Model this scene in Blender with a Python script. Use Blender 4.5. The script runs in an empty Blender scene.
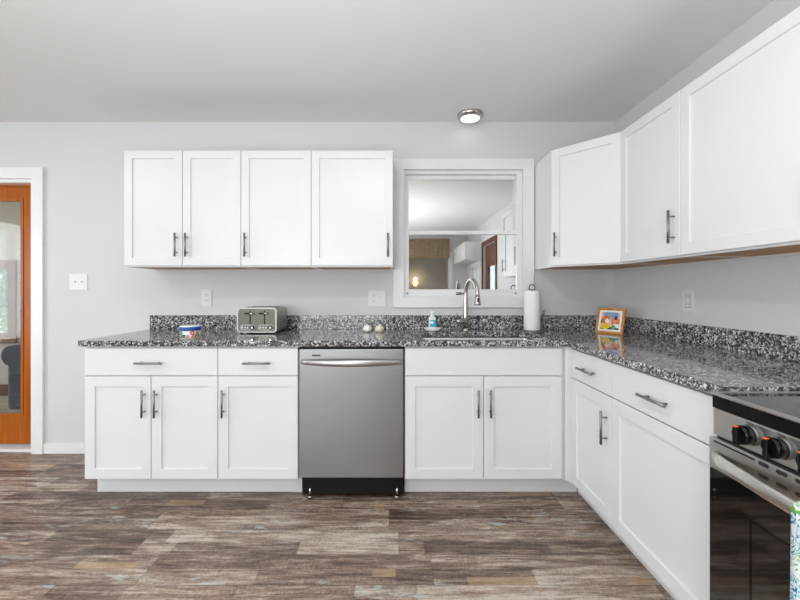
import bpy, bmesh, math, random
from mathutils import Vector, Matrix
from mathutils.geometry import tessellate_polygon

IN = 0.0254                      # everything below is laid out in inches
R = math.radians
S = bpy.context.scene
COL = S.collection
random.seed(4)

# ------------------------------------------------------------------ camera
cd = bpy.data.cameras.new('camera'); cam = bpy.data.objects.new('camera', cd); COL.objects.link(cam)
cam.location = (0, -109.6*IN, 47.3*IN); cam.rotation_euler = (R(90), 0, 0)
cd.sensor_width = 36; cd.lens = 378/800*36
cd.shift_x = 4/800; cd.shift_y = -10/800
cd.clip_start = 0.02; cd.clip_end = 200
S.camera = cam

# ------------------------------------------------------------------ world, exposure
w = bpy.data.worlds.new('world'); S.world = w; w.use_nodes = True
bg = w.node_tree.nodes['Background']
bg.inputs[0].default_value = (0.80, 0.90, 1.0, 1); bg.inputs[1].default_value = 2.2
S.view_settings.view_transform = 'Standard'; S.view_settings.look = 'None'
S.view_settings.exposure = 0.04; S.view_settings.gamma = 1.0; S.view_settings.use_curve_mapping = False

# ------------------------------------------------------------------ large lights: area lights added in unseen window openings, plus the bounce flash
def area(name, loc, rot, sx, sy, power, col=(1, 1, 1)):
    l = bpy.data.lights.new(name, 'AREA'); l.shape = 'RECTANGLE'; l.size = sx*IN; l.size_y = sy*IN
    l.energy = power; l.color = col
    o = bpy.data.objects.new(name, l); COL.objects.link(o)
    o.location = [c*IN for c in loc]; o.rotation_euler = [R(a) for a in rot]
    return o
area('added_rear_light', (-75, -222, 52), (90, 0, 0), 130, 62, 66, (0.97, 0.985, 1.0))  # added behind the camera to light the room from the rear
area('added_left_light', (-208, -110, 52), (90, 0, -90), 100, 62, 54, (0.95, 0.975, 1.0))  # added out of view to light the room from the left
area('added_porch_light', (-254, 32, 52), (90, 0, -90), 44, 60, 24, (1.0, 0.98, 0.93))  # added out of view to brighten the porch
area('photographer_bounce_flash', (-14, -116, 44), (180, 0, 0), 70, 70, 47, (0.955, 0.98, 1.0))
ADDED_CEIL_LIGHTS = [(-10, -75), (-110, -75), (-10, -165), (-110, -165)]  # unseen fixtures, added for more light in the room

# ------------------------------------------------------------------ node helpers
def mat(name):
    m = bpy.data.materials.new(name); m.use_nodes = True
    nt = m.node_tree; b = nt.nodes['Principled BSDF']
    return m, nt, b
def nd(nt, t, **kw):
    n = nt.nodes.new(t)
    for k, v in kw.items():
        if k.startswith('i_'): n.inputs[k[2:].replace('_', ' ')].default_value = v
        elif k.startswith('n_'): n.inputs[int(k[2:])].default_value = v
        else: setattr(n, k, v)
    return n
def lk(nt, a, b): nt.links.new(a, b)
def ramp(nt, src, stops, interp='LINEAR'):
    r = nd(nt, 'ShaderNodeValToRGB'); r.color_ramp.interpolation = interp
    e = r.color_ramp.elements
    while len(e) < len(stops): e.new(0.5)
    for el, (p, c) in zip(e, stops):
        el.position = p; el.color = (*c, 1) if len(c) == 3 else c
    if src is not None: lk(nt, src, r.inputs[0])
    return r
def coords(nt, scale=(1, 1, 1)):
    tc = nd(nt, 'ShaderNodeTexCoord'); mp = nd(nt, 'ShaderNodeMapping')
    mp.inputs['Scale'].default_value = scale
    lk(nt, tc.outputs['Object'], mp.inputs[0]); return mp.outputs[0]
def hexc(r, g, b):
    f = lambda c: ((c/255+0.055)/1.055)**2.4 if c > 10 else c/255/12.92
    return (f(r), f(g), f(b))
def plain(name, col, rough=0.5, metal=0.0, var=0.03, scale=40, bump=0.0, spec=None, stretch=(1, 1, 1), coat=0.0):
    m, nt, b = mat(name)
    n = nd(nt, 'ShaderNodeTexNoise'); n.inputs['Scale'].default_value = scale; n.inputs['Detail'].default_value = 3
    lk(nt, coords(nt, stretch), n.inputs['Vector'])
    c0 = tuple(max(0, c*(1-var)) for c in col); c1 = tuple(min(1, c*(1+var)) for c in col)
    r = ramp(nt, n.outputs[0], [(0.3, c0), (0.7, c1)])
    lk(nt, r.outputs[0], b.inputs['Base Color'])
    b.inputs['Roughness'].default_value = rough; b.inputs['Metallic'].default_value = metal
    if spec is not None: b.inputs['Specular IOR Level'].default_value = spec
    if coat: b.inputs['Coat Weight'].default_value = coat
    if bump:
        bm_ = nd(nt, 'ShaderNodeBump'); bm_.inputs['Strength'].default_value = bump; bm_.inputs['Distance'].default_value = 0.001
        lk(nt, n.outputs[0], bm_.inputs['Height']); lk(nt, bm_.outputs[0], b.inputs['Normal'])
    return m
def brushed(name, col, rough, stretch, var=0.12, scale=8):
    m, nt, b = mat(name)
    n = nd(nt, 'ShaderNodeTexNoise'); n.inputs['Scale'].default_value = scale; n.inputs['Detail'].default_value = 6
    lk(nt, coords(nt, stretch), n.inputs['Vector'])
    r = ramp(nt, n.outputs[0], [(0.25, tuple(c*(1-var) for c in col)), (0.75, tuple(min(1, c*(1+var)) for c in col))])
    lk(nt, r.outputs[0], b.inputs['Base Color']); b.inputs['Metallic'].default_value = 1
    rr = ramp(nt, n.outputs[0], [(0.2, (rough*0.95,)*3), (0.8, (rough*1.08,)*3)])
    lk(nt, rr.outputs[0], b.inputs['Roughness'])
    bu = nd(nt, 'ShaderNodeBump'); bu.inputs['Strength'].default_value = 0.015; bu.inputs['Distance'].default_value = 0.0006
    lk(nt, n.outputs[0], bu.inputs['Height']); lk(nt, bu.outputs[0], b.inputs['Normal'])
    return m
def wood(name, dark, light, scale=6, stretch=(1, 1, 0.08), rough=0.35, spec=0.4):
    m, nt, b = mat(name)
    v = coords(nt, stretch)
    n = nd(nt, 'ShaderNodeTexNoise'); n.inputs['Scale'].default_value = scale*8; n.inputs['Detail'].default_value = 6; n.inputs['Distortion'].default_value = 0.6
    lk(nt, v, n.inputs['Vector'])
    r = ramp(nt, n.outputs[0], [(0.3, dark), (0.7, light)])
    lk(nt, r.outputs[0], b.inputs['Base Color']); b.inputs['Roughness'].default_value = rough; b.inputs['Specular IOR Level'].default_value = spec
    return m

M = {}
M['wall'] = plain('wall_paint', (0.645, 0.65, 0.66), 0.6, var=0.01, scale=3, spec=0.25)
M['ceiling'] = plain('ceiling_paint', (0.79, 0.79, 0.785), 0.7, var=0.01, scale=2, spec=0.2)
M['trim'] = plain('white_trim_paint', (0.80, 0.80, 0.80), 0.35, var=0.01)
M['cab'] = plain('white_cabinet_lacquer', (0.735, 0.74, 0.747), 0.32, var=0.006, scale=5)
M['cab_under'] = wood('cabinet_underside_birch', (0.40, 0.17, 0.035), (0.56, 0.27, 0.07), 5, (0.1, 1, 1), 0.5)
M['nickel'] = brushed('brushed_nickel', (0.27, 0.265, 0.26), 0.42, (1, 1, 1), var=0.04, scale=60)
M['faucet'] = brushed('brushed_faucet_nickel', (0.50, 0.47, 0.43), 0.24, (1, 1, 1), scale=60)
M['steel'] = brushed('brushed_stainless_steel', (0.46, 0.46, 0.465), 0.30, (1, 1, 45), var=0.10, scale=5)
M['steel_v'] = brushed('brushed_stainless_door', (0.365, 0.375, 0.385), 0.30, (0.5, 1, 60), var=0.03, scale=5)
M['steel_r'] = brushed('brushed_range_steel', (0.62, 0.60, 0.575), 0.28, (1, 0.6, 40), var=0.03, scale=5)
M['handle_steel'] = plain('smooth_handle_steel', (0.74, 0.72, 0.68), 0.24, metal=1, var=0.01)
M['oven_glass'] = plain('dark_oven_glass', (0.006, 0.005, 0.005), 0.04, spec=1.0)
M['sink'] = brushed('satin_sink_steel', (0.72, 0.72, 0.72), 0.35, (1, 1, 1), scale=30)
M['black'] = plain('black_plastic', (0.006, 0.006, 0.0065), 0.4, spec=0.25)
M['black_gloss'] = plain('glossy_black_enamel', (0.004, 0.004, 0.0045), 0.06, spec=0.35)
M['dark'] = plain('dark_cavity', (0.02, 0.02, 0.02), 0.7)
M['white_plastic'] = plain('white_plastic_plate', (0.71, 0.72, 0.73), 0.35, var=0.01)
M['paper'] = plain('paper_towel', (0.86, 0.86, 0.86), 0.95, var=0.03, scale=200, bump=0.6)
M['chrome'] = plain('chrome', (0.75, 0.75, 0.76), 0.08, metal=1)
M['ceramic'] = plain('white_ceramic', (0.85, 0.85, 0.82), 0.2)
M['cream'] = plain('cream_ceramic', (0.74, 0.72, 0.55), 0.3, var=0.1, scale=80)
M['toast_front'] = brushed('toaster_front_panel', (0.17, 0.17, 0.14), 0.5, (1, 1, 30), scale=10)
M['toast_body'] = brushed('toaster_satin_steel', (0.40, 0.40, 0.38), 0.4, (1, 30, 1), scale=10)
M['orange_wood'] = wood('orange_stained_door_wood', hexc(148, 74, 6), hexc(180, 98, 16), 5, (1, 1, 0.06), 0.3, 0.2)
M['oak'] = wood('oak_window_wood', hexc(96, 58, 24), hexc(140, 94, 46), 5, (1, 1, 0.1), 0.4)
M['brown_wood'] = wood('red_brown_door_wood', hexc(72, 34, 16), hexc(108, 56, 30), 5, (1, 1, 0.08), 0.4)
M['valance'] = plain('tan_valance_cloth', hexc(150, 130, 104), 0.9, var=0.25, scale=25, stretch=(0.3, 1, 1))
M['frame_wood'] = wood('golden_picture_frame_wood', hexc(168, 104, 40), hexc(222, 164, 88), 10, (1, 1, 1), 0.3)
M['porch_wall'] = plain('beige_porch_wall', (0.56, 0.54, 0.49), 0.7, var=0.02)
M['porch_ceiling'] = plain('warm_porch_ceiling', (0.70, 0.66, 0.56), 0.8, var=0.02)
M['leather'] = plain('blue_grey_leather', (0.05, 0.07, 0.095), 0.25, var=0.15, scale=60)
M['towel_edge'] = plain('dish_towel_white', (0.85, 0.88, 0.88), 0.9)
M['blue'] = plain('blue_plastic', hexc(14, 66, 150), 0.3)
M['teal'] = plain('teal_label', hexc(40, 170, 200), 0.4)
M['label_white'] = plain('white_label', (0.86, 0.88, 0.88), 0.35)
M['clear'] = plain('frosted_clear_plastic', (0.80, 0.84, 0.86), 0.15)
M['green_letter'] = plain('green_print', hexc(70, 140, 50), 0.5)
M['red_letter'] = plain('red_print', hexc(214, 60, 40), 0.5)
M['navy_letter'] = plain('navy_print', hexc(40, 44, 100), 0.5)
M['orange_letter'] = plain('orange_print', hexc(226, 120, 40), 0.5)
M['orange_mark'] = plain('orange_indicator', hexc(240, 110, 50), 0.5)
M['white_mark'] = plain('white_indicator', (0.85, 0.85, 0.85), 0.5)
M['badge'] = plain('dark_badge', (0.06, 0.06, 0.06), 0.3)
M['leaf'] = plain('green_leaves', (0.09, 0.20, 0.05), 0.6, var=0.5, scale=4)
M['bark'] = plain('brown_bark', (0.10, 0.07, 0.05), 0.9, var=0.3)
M['lawn'] = plain('lawn', (0.10, 0.17, 0.05), 0.9, var=0.3, scale=20)

def m_glass(name, fac, tint=(1, 1, 1), gcol=(1, 1, 1)):
    m = bpy.data.materials.new(name); m.use_nodes = True; nt = m.node_tree
    nt.nodes.clear()
    out = nd(nt, 'ShaderNodeOutputMaterial'); mx = nd(nt, 'ShaderNodeMixShader')
    t = nd(nt, 'ShaderNodeBsdfTransparent'); g = nd(nt, 'ShaderNodeBsdfGlossy')
    t.inputs[0].default_value = (*tint, 1); g.inputs[0].default_value = (*gcol, 1); g.inputs['Roughness'].default_value = 0.005
    lw = nd(nt, 'ShaderNodeLayerWeight'); fr = nd(nt, 'ShaderNodeMath', operation='POWER'); fr.inputs[1].default_value = 5
    lk(nt, lw.outputs['Facing'], fr.inputs[0])
    mr = nd(nt, 'ShaderNodeMapRange'); mr.inputs['To Min'].default_value = fac; mr.inputs['To Max'].default_value = 1.0
    lk(nt, fr.outputs[0], mr.inputs['Value'])
    lk(nt, mr.outputs[0], mx.inputs[0]); lk(nt, t.outputs[0], mx.inputs[1]); lk(nt, g.outputs[0], mx.inputs[2])
    lk(nt, mx.outputs[0], out.inputs[0]); return m
M['pane'] = m_glass('reflective_window_glass', 0.74, (0.5, 0.5, 0.5), (0.96, 0.97, 0.96))
M['pane_clear'] = m_glass('clear_glass', 0.03)
def m_emit(name, col, st):
    m, nt, b = mat(name); b.inputs['Base Color'].default_value = (0.9, 0.9, 0.88, 1)
    b.inputs['Emission Color'].default_value = (*col, 1); b.inputs['Emission Strength'].default_value = st; return m
M['lens'] = m_emit('lit_lamp_lens', (1, 0.99, 0.96), 0.75)
M['warm'] = m_emit('warm_lamp_glass', (1, 0.68, 0.30), 2.5)

def m_granite():
    m, nt, b = mat('speckled_black_white_granite')
    v = coords(nt)
    nz = nd(nt, 'ShaderNodeTexNoise'); nz.inputs['Scale'].default_value = 90; nz.inputs['Detail'].default_value = 3
    lk(nt, v, nz.inputs['Vector'])
    add = nd(nt, 'ShaderNodeMixRGB', blend_type='LINEAR_LIGHT'); add.inputs[0].default_value = 0.012
    lk(nt, v, add.inputs[1]); lk(nt, nz.outputs['Color'], add.inputs[2])
    v1 = nd(nt, 'ShaderNodeTexVoronoi'); v1.inputs['Scale'].default_value = 145; lk(nt, add.outputs[0], v1.inputs['Vector'])
    v2 = nd(nt, 'ShaderNodeTexVoronoi'); v2.inputs['Scale'].default_value = 320; lk(nt, add.outputs[0], v2.inputs['Vector'])
    s1 = nd(nt, 'ShaderNodeSeparateColor'); lk(nt, v1.outputs['Color'], s1.inputs[0])
    s2 = nd(nt, 'ShaderNodeSeparateColor'); lk(nt, v2.outputs['Color'], s2.inputs[0])
    r1 = ramp(nt, s1.outputs[0], [(0.0, (0.006, 0.006, 0.007)), (0.36, (0.035, 0.035, 0.04)), (0.52, (0.16, 0.16, 0.165)), (0.68, (0.40, 0.40, 0.405)), (0.85, (0.78, 0.775, 0.77))], 'CONSTANT')
    r2 = ramp(nt, s2.outputs[1], [(0.0, (0.01, 0.01, 0.012)), (0.3, (0.16, 0.155, 0.16)), (0.6, (0.34, 0.335, 0.34)), (0.85, (0.70, 0.69, 0.68))], 'CONSTANT')
    mx = nd(nt, 'ShaderNodeMixRGB'); mx.inputs[0].default_value = 0.16
    lk(nt, r1.outputs[0], mx.inputs[1]); lk(nt, r2.outputs[0], mx.inputs[2])
    lk(nt, mx.outputs[0], b.inputs['Base Color'])
    b.inputs['Roughness'].default_value = 0.07; b.inputs['Specular IOR Level'].default_value = 0.6
    return m
M['granite'] = m_granite()

def m_floor():
    m, nt, b = mat('weathered_plank_floor')
    tc = nd(nt, 'ShaderNodeTexCoord'); sp = nd(nt, 'ShaderNodeSeparateXYZ'); lk(nt, tc.outputs['Object'], sp.inputs[0])
    def mth(op, a, b_=None, c=None):
        n = nd(nt, 'ShaderNodeMath', operation=op)
        for i, x in enumerate((a, b_, c)):
            if x is None: continue
            if isinstance(x, (int, float)): n.inputs[i].default_value = x
            else: lk(nt, x, n.inputs[i])
        return n.outputs[0]
    def white(a, b_, seed):
        cx = nd(nt, 'ShaderNodeCombineXYZ'); cx.inputs[2].default_value = seed
        lk(nt, a, cx.inputs[0])
        if b_ is not None: lk(nt, b_, cx.inputs[1])
        n = nd(nt, 'ShaderNodeTexWhiteNoise', noise_dimensions='3D'); lk(nt, cx.outputs[0], n.inputs['Vector']); return n
    X, Y = sp.outputs[0], sp.outputs[1]
    def cells(W, L, seed):
        row = mth('FLOOR', mth('DIVIDE', Y, W*IN))
        off = white(row, None, seed).outputs['Value']
        xs = mth('ADD', mth('DIVIDE', X, L*IN), mth('MULTIPLY', off, 7.3))
        colm = mth('FLOOR', xs)
        rnd = white(row, colm, seed+3)
        fx = mth('FRACT', xs); fy = mth('FRACT', mth('DIVIDE', Y, W*IN))
        ex = mth('MULTIPLY', mth('MINIMUM', fx, mth('SUBTRACT', 1.0, fx)), L)
        ey = mth('MULTIPLY', mth('MINIMUM', fy, mth('SUBTRACT', 1.0, fy)), W)
        return rnd, mth('MINIMUM', ex, ey)
    r1, e1 = cells(7.0, 48, 1.0)
    r2, e2 = cells(3.5, 23, 9.0)
    r3, e3 = cells(1.75, 13, 17.0)
    # streaky grain along X, shifted plank by plank
    def grain(sx, sy, scale, detail, rnd, dist=0.0):
        cx = nd(nt, 'ShaderNodeCombineXYZ')
        lk(nt, mth('MULTIPLY', X, sx), cx.inputs[0]); lk(nt, mth('MULTIPLY', Y, sy), cx.inputs[1])
        lk(nt, mth('MULTIPLY', rnd, 31.0), cx.inputs[2])
        n = nd(nt, 'ShaderNodeTexNoise'); n.inputs['Scale'].default_value = scale; n.inputs['Detail'].default_value = detail
        n.inputs['Roughness'].default_value = 0.65; n.inputs['Distortion'].default_value = dist
        lk(nt, cx.outputs[0], n.inputs['Vector']); return n.outputs[0]
    g1 = grain(1.6, 22, 2.0, 8, r1.outputs['Value'], 0.5)
    g2 = grain(5, 60, 3.0, 5, r2.outputs['Value'], 0.2)
    g3 = grain(1.6, 7.0, 2.3, 6, r1.outputs['Value'], 1.2)
    val = mth('ADD', mth('MULTIPLY', r1.outputs['Value'], 0.22), mth('MULTIPLY', r2.outputs['Value'], 0.26))
    val = mth('ADD', val, mth('MULTIPLY', r3.outputs['Value'], 0.05))
    val = mth('ADD', val, mth('MULTIPLY', g1, 1.15))
    val = mth('ADD', val, mth('MULTIPLY', g2, 0.55))
    val = mth('ADD', val, mth('MULTIPLY', g3, 0.70))
    g4 = grain(55, 30, 2.2, 4, r2.outputs['Value'], 0.3)
    g5 = grain(4, 9, 2.4, 3, r1.outputs['Value'], 0.8)
    val = mth('ADD', val, mth('MULTIPLY', mth('SUBTRACT', g4, 0.5), mth('MULTIPLY', g5, 0.9)))
    val = mth('SUBTRACT', val, 0.955)
    cr = ramp(nt, val, [(0.20, hexc(66, 52, 44)), (0.36, hexc(101, 82, 70)), (0.50, hexc(132, 112, 98)), (0.64, hexc(164, 147, 132)), (0.82, hexc(200, 190, 177))])
    # hue shift between warm and grey planks
    hs = nd(nt, 'ShaderNodeMixRGB', blend_type='MULTIPLY'); lk(nt, mth('MULTIPLY', r2.outputs['Value'], 0.55), hs.inputs[0])
    lk(nt, cr.outputs[0], hs.inputs[1]); hs.inputs[2].default_value = (1.0, 0.94, 0.89, 1)
    tan = nd(nt, 'ShaderNodeMixRGB'); tn = mth('MULTIPLY', mth('GREATER_THAN', white(r3.outputs['Value'], r2.outputs['Value'], 5.0).outputs['Value'], 0.98), 0.4)
    lk(nt, tn, tan.inputs[0]); lk(nt, hs.outputs[0], tan.inputs[1]); tan.inputs[2].default_value = (*hexc(186, 152, 112), 1); hs = tan
    # worn whitish paint patches, in flakes
    p1 = grain(3.0, 13, 2.6, 9, r1.outputs['Value'], 1.5)
    p2 = grain(1.2, 4, 1.7, 2, r1.outputs['Value'], 0.0)
    pm = mth('MULTIPLY', ramp(nt, p1, [(0.53, (0, 0, 0)), (0.60, (1, 1, 1))]).outputs[0], ramp(nt, p2, [(0.55, (0, 0, 0)), (0.66, (1, 1, 1))]).outputs[0])
    pmx = nd(nt, 'ShaderNodeMixRGB'); lk(nt, mth('MULTIPLY', pm, 0.6), pmx.inputs[0])
    lk(nt, hs.outputs[0], pmx.inputs[1]); pmx.inputs[2].default_value = (*hexc(190, 200, 200), 1)
    # seams
    seam = ramp(nt, e1, [(0.0, (0.45,)*3), (0.10, (1, 1, 1))]).outputs[0]
    sm = nd(nt, 'ShaderNodeMixRGB', blend_type='MULTIPLY'); sm.inputs[0].default_value = 1
    lk(nt, pmx.outputs[0], sm.inputs[1]); lk(nt, seam, sm.inputs[2])
    lk(nt, sm.outputs[0], b.inputs['Base Color'])
    b.inputs['Roughness'].default_value = 0.38
    bu = nd(nt, 'ShaderNodeBump'); bu.inputs['Strength'].default_value = 0.25; bu.inputs['Distance'].default_value = 0.001
    lk(nt, g1, bu.inputs['Height']); lk(nt, bu.outputs[0], b.inputs['Normal'])
    return m
M['floor'] = m_floor()

def m_towel():
    m, nt, b = mat('printed_dish_towel')
    v = coords(nt)
    n = nd(nt, 'ShaderNodeTexNoise'); n.inputs['Scale'].default_value = 22; n.inputs['Distortion'].default_value = 2.5; lk(nt, v, n.inputs['Vector'])
    n2 = nd(nt, 'ShaderNodeTexNoise'); n2.inputs['Scale'].default_value = 9; lk(nt, v, n2.inputs['Vector'])
    a = ramp(nt, n.outputs[0], [(0, hexc(235, 242, 242)), (0.42, hexc(30, 120, 180)), (0.46, hexc(225, 240, 240)), (0.54, hexc(60, 180, 200)), (0.58, hexc(240, 245, 242)), (0.66, hexc(240, 245, 242))], 'CONSTANT')
    g = ramp(nt, n.outputs[0], [(0, hexc(235, 242, 242)), (0.42, hexc(110, 180, 70)), (0.48, hexc(240, 244, 230)), (0.56, hexc(90, 190, 160)), (0.62, hexc(240, 245, 242))], 'CONSTANT')
    mx = nd(nt, 'ShaderNodeMixRGB'); r = ramp(nt, n2.outputs[0], [(0.5, (0, 0, 0)), (0.52, (1, 1, 1))]); lk(nt, r.outputs[0], mx.inputs[0])
    lk(nt, a.outputs[0], mx.inputs[1]); lk(nt, g.outputs[0], mx.inputs[2]); lk(nt, mx.outputs[0], b.inputs['Base Color'])
    b.inputs['Roughness'].default_value = 0.9; return m
M['towel'] = m_towel()

def m_picture():
    # plain stand-in picture: soft colour patches, in local inches (width 7, height 6.6)
    m, nt, b = mat('colour_patch_picture')
    tc = nd(nt, 'ShaderNodeTexCoord')
    base = nd(nt, 'ShaderNodeRGB'); base.outputs[0].default_value = (*hexc(236, 196, 200), 1)
    cur = base.outputs[0]
    nz = nd(nt, 'ShaderNodeTexNoise'); nz.inputs['Scale'].default_value = 90; lk(nt, tc.outputs['Object'], nz.inputs['Vector'])
    ad = nd(nt, 'ShaderNodeMixRGB', blend_type='LINEAR_LIGHT'); ad.inputs[0].default_value = 0.008
    lk(nt, tc.outputs['Object'], ad.inputs[1]); lk(nt, nz.outputs['Color'], ad.inputs[2])
    patches = [(0.0, 5.0, 2.0, 0.9, (130, 160, 200)), (-1.2, 3.6, 1.1, 1.1, (216, 108, 40)), (1.3, 3.2, 1.1, 1.1, (226, 130, 50)),
               (0.3, 4.6, .6, .7, (150, 160, 175)), (-.8, 3.3, .55, .6, (245, 235, 225)), (1.2, 3.3, .45, .45, (235, 150, 140)), (1.4, 4.2, .5, .45, (70, 60, 60)),
               (0, 1.3, 2.6, .5, (70, 60, 50)), (-1.2, 1.9, 1.4, .75, (236, 200, 50)), (1.5, 2.1, .9, .55, (244, 240, 230)), (.95, 1.6, .6, .6, (60, 160, 110)), (-2.2, 3.1, .4, .5, (90, 140, 70))]
    for (cx, cz, rx, rz, c) in patches:
        mp = nd(nt, 'ShaderNodeMapping', vector_type='POINT'); mp.inputs['Location'].default_value = (-cx/rx, 0, -cz/rz)
        mp.inputs['Scale'].default_value = (1/(rx*IN), 0.0, 1/(rz*IN)); lk(nt, ad.outputs[0], mp.inputs[0])
        ln = nd(nt, 'ShaderNodeVectorMath', operation='LENGTH'); lk(nt, mp.outputs[0], ln.inputs[0])
        lt = nd(nt, 'ShaderNodeMath', operation='LESS_THAN'); lt.inputs[1].default_value = 1.0; lk(nt, ln.outputs['Value'], lt.inputs[0])
        mx = nd(nt, 'ShaderNodeMixRGB'); lk(nt, lt.outputs[0], mx.inputs[0]); lk(nt, cur, mx.inputs[1]); mx.inputs[2].default_value = (*hexc(*c), 1)
        cur = mx.outputs[0]
    lk(nt, cur, b.inputs['Base Color']); b.inputs['Roughness'].default_value = 0.15
    return m
M['picture'] = m_picture()

# ------------------------------------------------------------------ mesh helpers (inches in, metres out)
class MB:
    def __init__(s): s.bm = bmesh.new()
    def box(s, x0, x1, y0, y1, z0, z1, bev=0.0, seg=1):
        t = bmesh.new()
        v = [t.verts.new((x, y, z)) for z in (z0, z1) for y in (y0, y1) for x in (x0, x1)]
        for f in ((0, 2, 3, 1), (4, 5, 7, 6), (0, 1, 5, 4), (2, 6, 7, 3), (0, 4, 6, 2), (1, 3, 7, 5)):
            t.faces.new([v[i] for i in f])
        if bev: bmesh.ops.bevel(t, geom=list(t.edges), offset=bev, segments=seg, affect='EDGES', profile=0.5)
        s._merge(t); return s
    def _merge(s, t):
        mp = {}
        for v in t.verts: mp[v] = s.bm.verts.new(v.co)
        for f in t.faces:
            try:
                nf = s.bm.faces.new([mp[v] for v in f.verts]); nf.smooth = f.smooth
            except ValueError: pass
        t.free()
    def poly(s, outer, holes, a0, a1, axis='z', bev=0.0):
        """extrude a 2D outline (with holes) from a0 to a1 along an axis"""
        if len(holes) == 1 and len(holes[0]) == len(outer): return s._ring(outer, holes[0], a0, a1, axis, bev)
        if len(holes) > 1: bev = 0
        rings = [outer] + list(holes)
        flat = [p for r in rings for p in r]
        tris = tessellate_polygon([[Vector((p[0], p[1], 0)) for p in r] for r in rings])
        def P(p, a): return (p[0], p[1], a) if axis == 'z' else ((p[0], a, p[1]) if axis == 'y' else (a, p[0], p[1]))
        t = bmesh.new()
        lo = [t.verts.new(P(p, a0)) for p in flat]; hi = [t.verts.new(P(p, a1)) for p in flat]
        for tr in tris:
            t.faces.new([lo[i] for i in tr]); t.faces.new([hi[i] for i in reversed(tr)])
        k = 0
        for r in rings:
            n = len(r)
            for i in range(n):
                j = (i+1) % n
                t.faces.new([lo[k+i], lo[k+j], hi[k+j], hi[k+i]])
            k += n
        bmesh.ops.recalc_face_normals(t, faces=t.faces)
        if bev:
            bmesh.ops.dissolve_limit(t, angle_limit=0.01, verts=t.verts, edges=t.edges)
            ed = [e for e in t.edges if len(e.link_faces) == 2 and e.calc_face_angle(0) > 0.6]
            bmesh.ops.bevel(t, geom=ed, offset=bev, segments=2, affect='EDGES', profile=0.5)
        s._merge(t); return s
    def _ring(s, A, B, a0, a1, axis, bev):
        def P(p, a): return (p[0], p[1], a) if axis == 'z' else ((p[0], a, p[1]) if axis == 'y' else (a, p[0], p[1]))
        t = bmesh.new(); n = len(A)
        R4 = [[t.verts.new(P(p, a)) for p in r] for r, a in ((A, a0), (A, a1), (B, a1), (B, a0))]
        for q in range(4):
            u, v = R4[q], R4[(q+1) % 4]
            for i in range(n): t.faces.new([u[i], u[(i+1) % n], v[(i+1) % n], v[i]])
        bmesh.ops.recalc_face_normals(t, faces=t.faces)
        if bev:
            ed = [e for e in t.edges if e.calc_face_angle(0) > 0.6]
            bmesh.ops.bevel(t, geom=ed, offset=bev, segments=2, affect='EDGES', profile=0.5)
        s._merge(t); return s
    def tube(s, pts, rad, n=16, caps=True, flat=(1, 1)):
        pts = [Vector(p) for p in pts]
        if not hasattr(rad, '__len__'): rad = [rad]*len(pts)
        up = Vector((0, 0, 1)); rings = []
        prev = None
        for i, p in enumerate(pts):
            d = (pts[min(i+1, len(pts)-1)] - pts[max(i-1, 0)]).normalized()
            if prev is None:
                a = up if abs(d.dot(up)) < 0.95 else Vector((1, 0, 0))
                u = (a - d*a.dot(d)).normalized()
            else: u = (prev - d*prev.dot(d)).normalized()
            prev = u; v = d.cross(u)
            rings.append([s.bm.verts.new(p + u*math.cos(2*math.pi*k/n)*rad[i]*flat[0] + v*math.sin(2*math.pi*k/n)*rad[i]*flat[1]) for k in range(n)])
        for a, b in zip(rings, rings[1:]):
            for k in range(n):
                f = s.bm.faces.new([a[k], a[(k+1) % n], b[(k+1) % n], b[k]]); f.smooth = True
        if caps:
            s.bm.faces.new(list(reversed(rings[0]))); s.bm.faces.new(rings[-1])
        return s
    def lathe(s, prof, cx=0, cy=0, n=40, lobes=0, lobe=0.0):
        rings = []
        for (r, z) in prof:
            if r <= 1e-6: rings.append([s.bm.verts.new((cx, cy, z))])
            else:
                rings.append([s.bm.verts.new((cx + r*(1+lobe*math.cos(lobes*2*math.pi*k/n))*math.cos(2*math.pi*k/n), cy + r*(1+lobe*math.cos(lobes*2*math.pi*k/n))*math.sin(2*math.pi*k/n), z)) for k in range(n)])
        for a, b in zip(rings, rings[1:]):
            for k in range(n):
                q = [a[k % len(a)], a[(k+1) % len(a)], b[(k+1) % len(b)], b[k % len(b)]]
                u = []
                for v in q:
                    if v not in u: u.append(v)
                if len(u) > 2:
                    f = s.bm.faces.new(u); f.smooth = True
        return s
    def xform(s, mtx): bmesh.ops.transform(s.bm, matrix=mtx, verts=s.bm.verts); return s
    def build(s, name, m, parent=None, loc=(0, 0, 0), rot=(0, 0, 0), autosmooth=True):
        bmesh.ops.recalc_face_normals(s.bm, faces=s.bm.faces)
        for v in s.bm.verts: v.co *= IN
        me = bpy.data.meshes.new(name); s.bm.to_mesh(me); s.bm.free()
        me.materials.append(m)
        o = bpy.data.objects.new(name, me); COL.objects.link(o)
        o.location = [c*IN for c in loc]; o.rotation_euler = [R(a) for a in rot]
        if parent: o.parent = parent
        return o
def tag(o, label=None, cat=None, group=None, kind=None):
    if label: o['label'] = label
    if cat: o['category'] = cat
    if group: o['group'] = group
    if kind: o['kind'] = kind
    return o
def empty(name, loc, rz=0, **kw):
    o = bpy.data.objects.new(name, None); COL.objects.link(o)
    o.empty_display_size = 0.05
    o.location = [c*IN for c in loc]; o.rotation_euler = (0, 0, R(rz)); tag(o, **kw); return o
def rect(x0, x1, y0, y1): return [(x0, y0), (x1, y0), (x1, y1), (x0, y1)]
def rrect(x0, x1, y0, y1, r, n=6):
    out = []
    for (cx, cy, a0) in ((x1-r, y0+r, -90), (x1-r, y1-r, 0), (x0+r, y1-r, 90), (x0+r, y0+r, 180)):
        for i in range(n+1):
            a = R(a0 + 90*i/n); out.append((cx + r*math.cos(a), cy + r*math.sin(a)))
    return out
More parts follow.
